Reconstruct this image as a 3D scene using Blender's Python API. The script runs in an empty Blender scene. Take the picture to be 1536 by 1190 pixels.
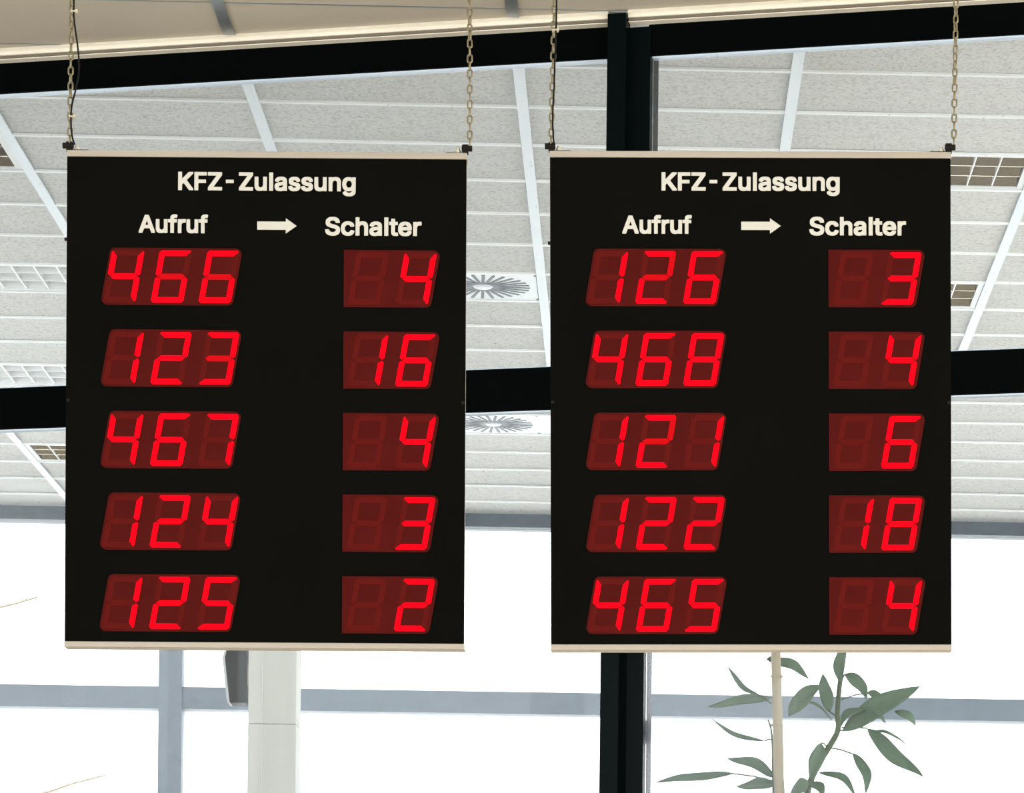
import bpy, bmesh, math, random
from mathutils import Vector, Matrix
random.seed(7)
S = bpy.context.scene
COL = S.collection

# ---------------------------------------------------------------- camera
# level camera with a rising (shift) lens, a hair of roll; world axes follow the ceiling grid
F, PX, PY, ROLL, YAW = 5300.0, 1130.0, 1732.0, 0.011, -0.033
CAM = Vector((0, 0, 1.6))
ROT = Matrix.Rotation(YAW, 3, 'Z') @ Matrix.Rotation(math.pi / 2, 3, 'X') @ Matrix.Rotation(ROLL, 3, 'Z')
cam = bpy.data.cameras.new('camera')
cam.sensor_width = 36
cam.lens = 36 * F / 1536
cam.shift_x = (768 - PX) / 1536
cam.shift_y = (PY - 595) / 1536
cam.clip_end = 500
cam_o = bpy.data.objects.new('camera', cam)
cam_o.matrix_world = Matrix.Translation(CAM) @ ROT.to_4x4()
COL.objects.link(cam_o)
S.camera = cam_o

# ---------------------------------------------------------------- sky and exposure
w = bpy.data.worlds.new('overcast_sky')
S.world = w
w.use_nodes = True
w.node_tree.nodes['Background'].inputs[0].default_value = (0.93, 0.965, 1.0, 1)
w.node_tree.nodes['Background'].inputs[1].default_value = 4.4
sun = bpy.data.lights.new('sun', 'SUN'); sun.energy = 13.5; sun.angle = math.radians(1.5); sun.color = (1.0, 0.95, 0.87)
sun_o = bpy.data.objects.new('sun', sun); COL.objects.link(sun_o)
sun_o.rotation_euler = Vector((0.95, 0.30, 0.72)).to_track_quat('Z', 'Y').to_euler()     # low sun ahead and to the right
S.view_settings.view_transform = 'Standard'
S.view_settings.look = 'None'
S.view_settings.gamma = 1
S.view_settings.use_curve_mapping = False
S.view_settings.exposure = 0.0
S.cycles.max_bounces = 10
S.cycles.diffuse_bounces = 6
S.cycles.transparent_max_bounces = 16
S.cycles.caustics_reflective = False
S.cycles.caustics_refractive = False

# ---------------------------------------------------------------- helpers
def ray(x, y):
    return ROT @ Vector(((x - PX) / F, -(y - PY) / F, -1))
def at_z(x, y, z):
    d = ray(x, y); return CAM + d * ((z - CAM.z) / d.z)
def at_y(x, y, Y):
    d = ray(x, y); return CAM + d * (Y / d.y)

def mesh(name, verts, faces):
    m = bpy.data.meshes.new(name)
    m.from_pydata([tuple(v) for v in verts], [], faces)
    m.update()
    return m
class MB:
    """collects shapes for ONE mesh"""
    def __init__(self): self.v = []; self.f = []
    def add(self, vs, fs):
        n = len(self.v); self.v += [tuple(v) for v in vs]; self.f += [tuple(i + n for i in f) for f in fs]; return self
    def box(self, x0, x1, y0, y1, z0, z1, T=None):
        vs = [(x, y, z) for z in (z0, z1) for y in (y0, y1) for x in (x0, x1)]
        if T: vs = [T(Vector(v)) for v in vs]
        return self.add(vs, [(0, 2, 3, 1), (4, 5, 7, 6), (0, 1, 5, 4), (2, 6, 7, 3), (0, 4, 6, 2), (1, 3, 7, 5)])
    def prism(self, pts, lo, hi, T=lambda p, h: (p[0], p[1], h)):
        """polygon pts (2-D) swept from lo to hi"""
        n = len(pts)
        vs = [T(p, lo) for p in pts] + [T(p, hi) for p in pts]
        fs = [tuple(range(n - 1, -1, -1)), tuple(range(n, 2 * n))] + [(i, (i + 1) % n, (i + 1) % n + n, i + n) for i in range(n)]
        return self.add(vs, fs)
    def tube(self, pts, r, seg=8, closed=False, r_end=None):
        pts = [Vector(p) for p in pts]; n = len(pts); vs = []; fs = []
        up = Vector((0.31, 0.17, 0.94)).normalized()
        for i, p in enumerate(pts):
            a = pts[(i - 1) % n] if closed or i else p
            b = pts[(i + 1) % n] if closed or i < n - 1 else p
            t = (b - a).normalized()
            e1 = t.cross(up)
            if e1.length < 1e-4: e1 = t.cross(Vector((1, 0, 0)))
            e1.normalize(); e2 = t.cross(e1)
            rr = r if r_end is None else r + (r_end - r) * i / (n - 1)
            for k in range(seg):
                an = 2 * math.pi * k / seg
                vs.append(p + e1 * (math.cos(an) * rr) + e2 * (math.sin(an) * rr))
        m = n if closed else n - 1
        for i in range(m):
            for k in range(seg):
                a0 = i * seg + k; a1 = i * seg + (k + 1) % seg; j = (i + 1) % n
                fs.append((a0, a1, j * seg + (k + 1) % seg, j * seg + k))
        if not closed:
            fs += [tuple(range(seg - 1, -1, -1)), tuple(range((n - 1) * seg, n * seg))]
        return self.add(vs, fs)
    def lathe(self, prof, c=(0, 0, 0), seg=20):
        vs = []; fs = []
        for r, z in prof:
            for k in range(seg):
                a = 2 * math.pi * k / seg; vs.append((c[0] + r * math.cos(a), c[1] + r * math.sin(a), c[2] + z))
        for i in range(len(prof) - 1):
            for k in range(seg):
                fs.append((i * seg + k, i * seg + (k + 1) % seg, (i + 1) * seg + (k + 1) % seg, (i + 1) * seg + k))
        fs += [tuple(range(seg - 1, -1, -1)), tuple(range((len(prof) - 1) * seg, len(prof) * seg))]
        return self.add(vs, fs)
    def mesh(self, name='mesh'):
        me = mesh(name, self.v, self.f)
        bm = bmesh.new(); bm.from_mesh(me); bmesh.ops.recalc_face_normals(bm, faces=bm.faces); bm.to_mesh(me); bm.free()
        return me
    def build(self, name, mat, parent=None, loc=None, smooth=False, bevel=0):
        return obj(name, self.mesh(name), mat, parent, loc, smooth, bevel)
def obj(name, me, mat, parent=None, loc=None, smooth=False, bevel=0):
    o = bpy.data.objects.new(name, me)
    COL.objects.link(o)
    if mat and not me.materials: me.materials.append(mat)
    if parent: o.parent = parent
    if loc is not None: o.location = loc
    if smooth:
        for p in me.polygons: p.use_smooth = True
    if bevel:
        b = o.modifiers.new('bevel', 'BEVEL'); b.width = bevel; b.segments = 2; b.limit_method = 'ANGLE'
    return o
def empty(name, loc=(0, 0, 0)):
    o = bpy.data.objects.new(name, None); o.location = loc; o.empty_display_size = 0.1
    COL.objects.link(o); return o
def tag(o, label=None, cat=None, group=None, kind=None):
    for k, v in (('label', label), ('category', cat), ('group', group), ('kind', kind)):
        if v: o[k] = v
    return o

# ---------------------------------------------------------------- materials
def mat(name, col, rough=0.6, metal=0.0, spec=0.5, noise=None, bump=None, emit=None, coat=0):
    """principled; noise = (scale, second colour, low, high[, stretch]); bump = (scale, strength)"""
    m = bpy.data.materials.new(name); m.use_nodes = True
    nt = m.node_tree; b = nt.nodes['Principled BSDF']
    b.inputs['Base Color'].default_value = (*col, 1)
    b.inputs['Roughness'].default_value = rough
    b.inputs['Metallic'].default_value = metal
    b.inputs['Specular IOR Level'].default_value = spec
    b.inputs['Coat Weight'].default_value = coat
    if emit:
        b.inputs['Emission Color'].default_value = (*emit[0], 1); b.inputs['Emission Strength'].default_value = emit[1]
    tc = nt.nodes.new('ShaderNodeTexCoord')
    if noise:
        mp = nt.nodes.new('ShaderNodeMapping'); nt.links.new(tc.outputs['Object'], mp.inputs[0])
        if len(noise) > 4: mp.inputs['Scale'].default_value = noise[4]
        n = nt.nodes.new('ShaderNodeTexNoise'); n.inputs['Scale'].default_value = noise[0]; n.inputs['Detail'].default_value = 5
        nt.links.new(mp.outputs[0], n.inputs['Vector'])
        r = nt.nodes.new('ShaderNodeValToRGB')
        r.color_ramp.elements[0].position = noise[2]; r.color_ramp.elements[0].color = (*noise[1], 1)
        r.color_ramp.elements[1].position = noise[3]; r.color_ramp.elements[1].color = (*col, 1)
        nt.links.new(n.outputs['Fac'], r.inputs[0]); nt.links.new(r.outputs[0], b.inputs['Base Color'])
    if bump:
        n2 = nt.nodes.new('ShaderNodeTexNoise'); n2.inputs['Scale'].default_value = bump[0]; n2.inputs['Detail'].default_value = 4
        nt.links.new(tc.outputs['Object'], n2.inputs['Vector'])
        bp = nt.nodes.new('ShaderNodeBump'); bp.inputs['Strength'].default_value = bump[1]; bp.inputs['Distance'].default_value = 0.004
        nt.links.new(n2.outputs['Fac'], bp.inputs['Height']); nt.links.new(bp.outputs[0], b.inputs['Normal'])
    return m
def glass_mat(name, tint, dust, specks):
    m = bpy.data.materials.new(name); m.use_nodes = True
    nt = m.node_tree; nt.nodes.clear(); N = nt.nodes.new; L = nt.links.new
    out = N('ShaderNodeOutputMaterial')
    tr = N('ShaderNodeBsdfTransparent'); tr.inputs[0].default_value = (*tint, 1)
    gl = N('ShaderNodeBsdfGlossy'); gl.inputs['Roughness'].default_value = 0.02
    fr = N('ShaderNodeFresnel'); fr.inputs[0].default_value = 1.25
    m1 = N('ShaderNodeMixShader'); L(fr.outputs[0], m1.inputs[0]); L(tr.outputs[0], m1.inputs[1]); L(gl.outputs[0], m1.inputs[2])
    tl = N('ShaderNodeBsdfTranslucent'); tl.inputs[0].default_value = (0.9, 0.93, 0.97, 1)
    tc = N('ShaderNodeTexCoord')
    n1 = N('ShaderNodeTexNoise'); n1.inputs['Scale'].default_value = 2.2; n1.inputs['Detail'].default_value = 6; L(tc.outputs['Object'], n1.inputs['Vector'])
    r1 = N('ShaderNodeMapRange'); r1.inputs['From Min'].default_value = 0.35; r1.inputs['From Max'].default_value = 0.7
    r1.inputs['To Min'].default_value = dust * 0.6; r1.inputs['To Max'].default_value = dust * 1.4; L(n1.outputs['Fac'], r1.inputs[0])
    vo = N('ShaderNodeTexVoronoi'); vo.inputs['Scale'].default_value = 22; L(tc.outputs['Object'], vo.inputs['Vector'])
    r2 = N('ShaderNodeMapRange'); r2.inputs['From Min'].default_value = 0.05; r2.inputs['From Max'].default_value = 0.10
    r2.inputs['To Min'].default_value = specks; r2.inputs['To Max'].default_value = 0.0; L(vo.outputs['Distance'], r2.inputs[0])
    ad = N('ShaderNodeMath'); ad.operation = 'ADD'; ad.use_clamp = True; L(r1.outputs[0], ad.inputs[0]); L(r2.outputs[0], ad.inputs[1])
    m2 = N('ShaderNodeMixShader'); L(ad.outputs[0], m2.inputs[0]); L(m1.outputs[0], m2.inputs[1]); L(tl.outputs[0], m2.inputs[2])
    L(m2.outputs[0], out.inputs[0])
    return m

M = {
    'tile_far':  mat('mineral_fibre_tile', (0.77, 0.76, 0.745), 0.95, noise=(60, (0.57, 0.565, 0.55), 0.36, 0.52, (1, 1.3, 1)), bump=(60, 0.25), spec=0.1),
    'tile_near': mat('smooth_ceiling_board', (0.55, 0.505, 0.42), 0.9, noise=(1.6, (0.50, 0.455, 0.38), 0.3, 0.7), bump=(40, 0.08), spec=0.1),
    'tee':       mat('white_ceiling_tee', (0.94, 0.95, 0.96), 0.45, spec=0.4),
    'strip':     mat('white_main_runner', (0.84, 0.90, 0.97), 0.45, spec=0.4, noise=(5, (0.80, 0.87, 0.95), 0.3, 0.7)),
    'strip_shaded':     mat('shaded_main_runner', (0.36, 0.40, 0.43), 0.30, metal=0.7, noise=(4, (0.28, 0.31, 0.33), 0.3, 0.7)),  # near-side runner: same strip, darkened in colour for the dimmer light there
    'plenum':    mat('ceiling_slab_plaster', (0.55, 0.53, 0.48), 0.95),
    'trim':      mat('cream_coving', (0.84, 0.80, 0.69), 0.5, noise=(2, (0.78, 0.73, 0.62), 0.3, 0.7)),
    'trim_dark': mat('coving_groove', (0.17, 0.145, 0.11), 0.8),
    'black':     mat('black_steel_paint', (0.0012, 0.0020, 0.0020), 0.7, spec=0.01),
    'black_gloss': mat('black_gloss_paint', (0.0020, 0.0042, 0.0046), 0.10, spec=0.02),
    'bead':      mat('pale_glazing_bead', (0.62, 0.74, 0.90), 0.35),
    'glass':     glass_mat('dusty_partition_glass', (0.97, 0.985, 0.985), 0.036, 0.22),
    'glass_out': glass_mat('window_glass', (0.99, 0.99, 0.99), 0.01, 0.0),
    'facade':    mat('blue_grey_window_frame', (0.32, 0.375, 0.45), 0.6, noise=(14, (0.27, 0.32, 0.385), 0.3, 0.7)),
    'header':    mat('shaded_frame_header', (0.085, 0.12, 0.155), 0.6, noise=(14, (0.065, 0.09, 0.12), 0.3, 0.7)),  # same window frame, with the shade at its top put into the colour
    'wall':      mat('white_wall_paint', (0.78, 0.76, 0.72), 0.9, bump=(80, 0.05)),
    'wall_near': mat('warm_wall_paint', (0.70, 0.64, 0.54), 0.9, bump=(80, 0.05)),
    'floor':     mat('stone_floor', (0.60, 0.54, 0.45), 0.5, noise=(3, (0.52, 0.46, 0.38), 0.3, 0.7)),
    'floor_up':  mat('pale_upper_floor', (0.66, 0.66, 0.64), 0.5, noise=(3, (0.58, 0.58, 0.56), 0.3, 0.7)),
    'paving':    mat('pale_concrete_paving', (0.72, 0.72, 0.70), 0.9, noise=(0.6, (0.64, 0.64, 0.62), 0.3, 0.7)),
    'column':    mat('white_column_paint', (0.72, 0.71, 0.66), 0.6, noise=(12, (0.62, 0.61, 0.56), 0.3, 0.7, (1, 1, 0.06))),
    'panel':     mat('black_sign_face', (0.0040, 0.0040, 0.0034), 0.8, spec=0.0, noise=(2.5, (0.0034, 0.0034, 0.0029), 0.3, 0.7)),
    'case':      mat('black_sign_case', (0.012, 0.011, 0.010), 0.6, spec=0.2),
    'alu':       mat('anodised_edge_rail', (0.36, 0.325, 0.275), 0.38, metal=0.25, noise=(60, (0.32, 0.29, 0.245), 0.3, 0.7, (0.05, 1, 1))),
    'letter':    mat('cream_vinyl_lettering', (0.47, 0.46, 0.415), 0.6, spec=0.2),
    'pane':      mat('red_display_filter', (0.066, 0.0072, 0.0062), 0.6, spec=0.0, noise=(9, (0.054, 0.006, 0.0052), 0.3, 0.7)),
    'led_off':   mat('unlit_segment', (0.082, 0.0075, 0.0064), 0.6, spec=0.0),
    'led':       mat('lit_red_segment', (0.10, 0.002, 0.002), 0.5, spec=0.0, emit=((1.0, 0.0, 0.012), 1.0)),
    'led_dim':   mat('weak_red_segment', (0.10, 0.004, 0.003), 0.5, spec=0.0, emit=((1.0, 0.0, 0.010), 0.62)),
    'chain':     mat('yellow_zinc_chain', (0.24, 0.20, 0.115), 0.36, metal=0.7, noise=(90, (0.15, 0.125, 0.075), 0.3, 0.65)),
    'bolt':      mat('zinc_bolt', (0.55, 0.52, 0.45), 0.35, metal=0.8),
    'blackened': mat('blackened_hardware', (0.008, 0.007, 0.006), 0.6, spec=0.1),
    'cable':     mat('black_cable_sheath', (0.004, 0.004, 0.004), 0.6, spec=0.1),
    'tie':       mat('natural_cable_tie', (0.42, 0.38, 0.28), 0.5),
    'louvre':    mat('louvre_dark_reflection', (0.34, 0.27, 0.185), 0.10, metal=1.0),  # bronze tint stands in for the dim warm hall the louvres mirror
    'lamella':   mat('satin_lamella', (0.86, 0.86, 0.85), 0.38, metal=0.2),
    'lamp_white': mat('white_lamp_body', (0.86, 0.88, 0.90), 0.5),
    'tube':      mat('fluorescent_tube_glass', (0.85, 0.86, 0.86), 0.25),
    'slot':      mat('dark_air_slot', (0.03, 0.05, 0.085), 0.5),
    'diffuser':  mat('white_diffuser_plate', (0.84, 0.88, 0.93), 0.45),
    'leaf':      None,
    'stem':      mat('green_stem', (0.13, 0.17, 0.09), 0.6, noise=(20, (0.09, 0.12, 0.06), 0.3, 0.7)),
    'stake':     mat('bamboo_stake', (0.56, 0.47, 0.34), 0.5, noise=(30, (0.46, 0.38, 0.27), 0.3, 0.7, (1, 1, 0.1))),
    'pot':       mat('terracotta_pot', (0.36, 0.16, 0.09), 0.8, noise=(6, (0.30, 0.13, 0.07), 0.3, 0.7)),
    'soil':      mat('potting_soil', (0.045, 0.03, 0.02), 1.0, bump=(50, 0.6)),
    'speaker':   mat('charcoal_speaker_body', (0.014, 0.016, 0.016), 0.5, spec=0.2),
    'grille':    mat('pale_speaker_front', (0.72, 0.74, 0.75), 0.5),
    'bark':      mat('grey_brown_bark', (0.20, 0.15, 0.10), 0.9, bump=(20, 0.5)),
    'needle':    mat('pale_needles', (0.30, 0.28, 0.17), 0.8),
}
def leaf_material():
    m = mat('dusty_green_leaf', (0.21, 0.31, 0.22), 0.4, noise=(18, (0.15, 0.24, 0.16), 0.35, 0.65))
    nt = m.node_tree; b = nt.nodes['Principled BSDF']; out = nt.nodes['Material Output']
    t = nt.nodes.new('ShaderNodeBsdfTranslucent'); t.inputs[0].default_value = (0.22, 0.34, 0.16, 1)
    mx = nt.nodes.new('ShaderNodeMixShader'); mx.inputs[0].default_value = 0.3
    nt.links.new(b.outputs[0], mx.inputs[1]); nt.links.new(t.outputs[0], mx.inputs[2]); nt.links.new(mx.outputs[0], out.inputs[0])
    return m
M['leaf'] = leaf_material()

# ================================================================ THE SETTING
CEIL = 6.48                      # underside of the tiles
FAC = 27.20                      # inner face of the outer window wall
UP = 2.90                        # upper floor behind the glass partition
XL, XR = -8.0, 8.0               # side walls
BACK = -4.0
PA = math.atan(0.2561)           # the partition runs askew to the ceiling grid
P0 = Vector((0, 15.065, 0)); PU = Vector((math.cos(PA), -math.sin(PA), 0)); PN = Vector((-math.sin(PA), -math.cos(PA), 0))
def part_pt(u, wdt, z):          # partition frame: along, towards the viewer, up
    return P0 + PU * u + PN * wdt + Vector((0, 0, z))
TP = lambda v: part_pt(v.x, v.y, v.z)
def on_part(x, y, wdt):          # a pixel on the vertical plane wdt in front of the partition line
    d = ray(x, y); q = P0 + PN * wdt - CAM
    p = CAM + d * (q.dot(PN) / d.dot(PN))
    return (p - P0).dot(PU), p.z
def line_y(x): return P0.y - 0.2561 * x

# floors
tag(MB().box(XL - .2, XR + .2, BACK - .2, 17.4, -.2, 0).build('floor', M['floor']), 'warm stone floor of the lower hall', kind='structure')
up = [(XL - .2, line_y(XL - .2)), (XR + .2, line_y(XR + .2)), (XR + .2, FAC + .2), (XL - .2, FAC + .2)]
tag(MB().prism(up, UP - .2, UP).build('floor_upper', M['floor_up']), 'pale floor of the upper room behind the glass', kind='structure')
tag(MB().box(-60, 60, FAC + .25, 110, UP - .5, UP - .1).build('ground', M['paving']), 'pale paving outside the window wall', kind='structure')
tag(MB().box(-60, 60, -80, BACK - .25, -.4, -.1).build('ground_front', M['paving']), 'pale forecourt behind the viewer', kind='structure')
# walls
def wall_with_openings(name, x0, x1, ya, yb, z0, z1, opens, m, label):
    mb = MB(); ys = sorted({ya, yb, *[o[0] for o in opens], *[o[1] for o in opens]})
    for a, b in zip(ys, ys[1:]):
        op = [o for o in opens if o[0] <= a and b <= o[1]]
        if op: mb.box(x0, x1, a, b, z0, op[0][2]).box(x0, x1, a, b, op[0][3], z1)
        else: mb.box(x0, x1, a, b, z0, z1)
    return tag(mb.build(name, m), label, kind='structure')
SIDE_OPEN_N = [(-3.0, 1.6, .3, 6.2), (2.2, 6.8, .3, 6.2), (7.4, 12.0, .3, 6.2)]  # unseen openings added to let daylight into the lower hall
SIDE_OPEN_F = [(17.9, 22.4, UP + .3, 6.2)]  # unseen opening, placed to brighten the far ceiling
SIDE_OPEN_R = [(13.6, 17.4, UP + .3, 6.2), (17.9, 20.6, UP + .3, 6.2)]  # unseen openings, added and shifted to even the light on the far tiles
wall_with_openings('wall_left', XL - .2, XL, BACK, FAC, 0, 6.8, SIDE_OPEN_N + SIDE_OPEN_F, M['wall'], 'warm white left side wall')
wall_with_openings('wall_right', XR, XR + .2, BACK, FAC, 0, 6.8, SIDE_OPEN_N + SIDE_OPEN_R, M['wall'], 'warm white right side wall')
bw = MB().box(XL - .2, XR + .2, BACK - .2, BACK, 0, 1.1).box(XL - .2, XR + .2, BACK - .2, BACK, 4.1, 6.8)  # unseen wall; opening height set by the light it throws on the boards
for a in (XL - .2, -2.8, 2.5, XR - .1): bw.box(a, a + .3, BACK - .2, BACK, 1.1, 4.1)
tag(bw.build('wall_back', M['wall_near']), 'unseen entrance wall behind the viewer, its large openings added for light', kind='structure')
a0, a1 = (XL - 0) / PU.x, (XR + 0) / PU.x
tag(MB().box(a0, a1, -.35, -.15, 0, UP - .2, TP).build('wall_lower', M['wall_near']), 'plain wall under the glass partition', kind='structure')

# ---- ceiling: slab, tiles, runners, tees
CX0, PITX = -0.585, 1.25         # a main runner line, runner spacing
RY0, PITY = 17.13, 0.6275        # a cross tee line, tee spacing
sl = MB().box(XL - .2, XR + .2, BACK - .2, FAC + .2, 6.62, 6.8)
sl.box(XL, XR, BACK, 13.22, CEIL, 6.62)
ceiling = tag(sl.build('ceiling', M['plenum']), 'suspended panel ceiling running through both rooms', kind='structure')

def clip(poly, keep_far):
    """keep the part of a ceiling polygon on one side of the partition line"""
    sgn = 1 if keep_far else -1
    dist = lambda p: sgn * (p[1] - line_y(p[0]) - (0.04 if keep_far else 0.03))
    out = []
    for i, p in enumerate(poly):
        q = poly[(i + 1) % len(poly)]; dp, dq = dist(p), dist(q)
        if dp >= 0: out.append(p)
        if dp * dq < 0:
            t = dp / (dp - dq); out.append((p[0] + (q[0] - p[0]) * t, p[1] + (q[1] - p[1]) * t))
    return out
COLS = range(-5, 6)              # column k runs from runner k to runner k+1; 0 = just right of CX0
special = {(-3, 0): 'lamp', (-3, 4): 'lamp', (-3, 8): 'lamp', (-3, 12): 'lamp', (1, 0): 'lamp', (1, 4): 'lamp', (-1, 4): 'vent', (-1, 10): 'vent'}
def arched(x0, x1, y0, y1, up=.009, n=8):
    """a thin board, its underside cupped a little between the tees"""
    mb = MB(); ys = [y0 + (y1 - y0) * i / n for i in range(n + 1)]
    z = lambda i: up * (1 - (2 * i / n - 1) ** 2)
    pts = [(y, z(i)) for i, y in enumerate(ys)] + [(y1, .026), (y0, .026)]
    return mb.prism(pts, x0, x1, lambda p, x: (x, p[0], p[1]))
tile_me = arched(-PITX / 2 + .004, PITX / 2 - .004, -PITY / 2 + .003, PITY / 2 - .003).mesh('ceiling_tile'); tile_me.materials.append(M['tile_far'])
cell = lambda k, n: (CX0 + k * PITX, CX0 + (k + 1) * PITX, RY0 + n * PITY, RY0 + (n + 1) * PITY)
for k in COLS:
    for n in range(-6, 16):
        if (k, n) in special: continue
        x0, x1, y0, y1 = cell(k, n); y1 = min(y1, FAC - .01); x1 = min(x1, XR); x0 = max(x0, XL)
        if y1 - y0 < .05 or x1 - x0 < .05: continue
        rect = [(x0 + .004, y0 + .003), (x1 - .004, y0 + .003), (x1 - .004, y1 - .003), (x0 + .004, y1 - .003)]
        cl = clip(rect, True)
        if len(cl) < 3: continue
        if cl == rect and x1 - x0 > 1.24 and y1 - y0 > .62:
            o = obj('ceiling_tile', tile_me, None, ceiling, ((x0 + x1) / 2, (y0 + y1) / 2, CEIL))
            o.rotation_euler = (random.uniform(-.004, .006), random.uniform(-.0015, .0015), 0)
        else:
            MB().prism(cl, CEIL, CEIL + .018).build('ceiling_tile', M['tile_far'], ceiling)
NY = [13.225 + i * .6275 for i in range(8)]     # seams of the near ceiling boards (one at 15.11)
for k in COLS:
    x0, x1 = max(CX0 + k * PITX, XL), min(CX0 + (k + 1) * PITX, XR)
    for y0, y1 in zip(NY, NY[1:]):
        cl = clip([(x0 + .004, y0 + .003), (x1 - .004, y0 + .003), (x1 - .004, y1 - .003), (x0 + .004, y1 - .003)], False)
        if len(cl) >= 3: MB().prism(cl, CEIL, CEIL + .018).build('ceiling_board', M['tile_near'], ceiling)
# main runners (wide strips along the view) and cross tees
for k in range(-5, 7):
    x = CX0 + k * PITX
    if x > XR: continue
    MB().box(x - .026, x + .026, line_y(x) + .06, FAC - .005, CEIL - .010, CEIL - .001).build('main_runner', M['strip'], ceiling)
    MB().box(x - .026, x + .026, 13.2, line_y(x) - .012, CEIL - .008, CEIL - .001).build('main_runner', M['strip_shaded'], ceiling)
for n in range(-5, 17):
    y = RY0 + n * PITY
    if y > FAC: continue
    for k in COLS:
        x0, x1 = max(CX0 + k * PITX + .027, XL), min(CX0 + (k + 1) * PITX - .027, XR)
        cl = clip([(x0, y - .011), (x1, y - .011), (x1, y + .011), (x0, y + .011)], True)
        if len(cl) >= 3: MB().prism(cl, CEIL - .012, CEIL - .001).build('cross_tee', M['tee'], ceiling)
for y in NY[1:]:
    for k in COLS:
        x0, x1 = max(CX0 + k * PITX + .027, XL), min(CX0 + (k + 1) * PITX - .027, XR)
        cl = clip([(x0, y - .004), (x1, y - .004), (x1, y + .004), (x0, y + .004)], False)
        if len(cl) >= 3: MB().prism(cl, CEIL - .003, CEIL - .0005).build('cross_tee', M['strip_shaded'], ceiling)

# ---- glass partition: window_1 with rails, posts, beads, panes
RAILW = (-.13, -.06)
rt = sum(on_part(x, y, RAILW[1])[1] for x, y in ((20, 95), (512, 68), (1024, 33), (1500, 2))) / 4
rb = sum(on_part(x, y, RAILW[1])[1] for x, y in ((20, 137), (512, 111), (1024, 82), (1500, 51))) / 4
tt = sum(on_part(x, y, RAILW[1])[1] for x, y in ((50, 580), (765, 553), (1480, 526))) / 3
tb = sum(on_part(x, y, RAILW[1])[1] for x, y in ((50, 641), (765, 616), (1480, 591))) / 3
pa0 = on_part(910, 130, .02)[0]; pa1 = on_part(938, 130, .02)[0]
pb1 = on_part(975, 130, -.05)[0]
UL, UR = XL / PU.x + .02, XR / PU.x - .02
win = tag(MB().box(UL, UR, *RAILW, UP, UP + .12, TP).build('window_1', M['black']), 'black framed glass partition between the two halls', kind='structure')
MB().box(UL, pa1 - .01, *RAILW, rb, rt, TP).build('top_rail', M['black'], win)
MB().box(pb1 - .01, UR, *RAILW, rb, rt, TP).build('top_rail', M['black'], win)
MB().box(UL, pa0 + .03, *RAILW, tb, tt, TP).build('transom', M['black'], win)
MB().box(pb1 - .01, UR, *RAILW, tb, tt, TP).build('transom', M['black'], win)
MB().box(pa0, pa1, -.055, .02, UP, CEIL - .018, TP).build('post', M['black_gloss'], win, bevel=.003)
MB().box(pa1 - .012, pb1, -.20, -.05, UP, rt - .01, TP).build('post', M['black_gloss'], win, bevel=.003)
for ua, ub in ((UL, pa0 + .02), (pb1 + .002, UR)):
    for za, zb in ((rb - .007, rb - .001), (tt + .001, tt + .007), (tb - .007, tb - .001)):
        MB().box(ua, ub, -.115, -.075, za, zb, TP).build('glazing_bead', M['bead'], win)
    for za, zb in ((tt, rb), (UP + .12, tb)):
        MB().box(ua, ub, -.099, -.091, za, zb, TP).build('pane', M['glass'], win)
# coving between ceiling and partition, broken by the post
def coving(name, ua, ub, label):
    top = CEIL - .001
    h = top - rt
    prof = [(-.06, top), (0, top), (0.004, top - .014), (-.004, top - .018), (-.006, top - h * .62), (-.055, top - h * .64), (-.055, top - h * .9), (-.012, top - h * .92), (-.012, top - h * .995), (-.06, top - h * .995)]
    o = MB().prism(prof, ua, ub, lambda p, u: part_pt(u, p[0], p[1])).build(name, M['trim'])
    MB().box(ua, ub, -.05, -.014, top - h * .86, top - h * .66, TP).build('groove_strip', M['trim_dark'], o)
    tag(o, label, kind='structure'); return o
coving('trim_1', UL, pa0 - .002, 'cream coving along the ceiling left of the black post')
coving('trim_2', pa1 + .002, UR, 'cream coving along the ceiling right of the black post')

# ---- outer window wall: window_2
hb = at_y(760, 791, FAC - .1).z; t_hi = at_y(768, 1038, FAC - .1).z; t_lo = at_y(768, 1071, FAC - .1).z
fw = tag(MB().box(XL, XR, FAC - .1, FAC + .1, UP, UP + .15).build('window_2', M['facade']), 'tall blue-grey framed window wall to the outside', kind='structure')
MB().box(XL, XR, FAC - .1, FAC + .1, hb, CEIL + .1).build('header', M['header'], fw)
MB().box(XL, XR, FAC - .1, FAC + .1, t_lo, t_hi).build('transom', M['facade'], fw)
mx0 = at_y(238, 1010, FAC - .12).x; mx1 = at_y(273, 1010, FAC - .12).x
for dx in (-6.9, 0, 6.9):
    if XL < mx0 + dx < XR: MB().box(mx0 + dx, mx1 + dx, FAC - .12, FAC + .12, UP, hb + .02).build('mullion', M['facade'], fw)
for xa, xb in ((XL, mx0), (mx1, mx0 + 6.9), (mx1 + 6.9, XR)):
    for za, zb in ((UP + .15, t_lo), (t_hi, hb)):
        if xb - xa > .1: MB().box(xa, xb, FAC - .005, FAC + .005, za, zb).build('pane', M['glass_out'], fw)

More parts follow.
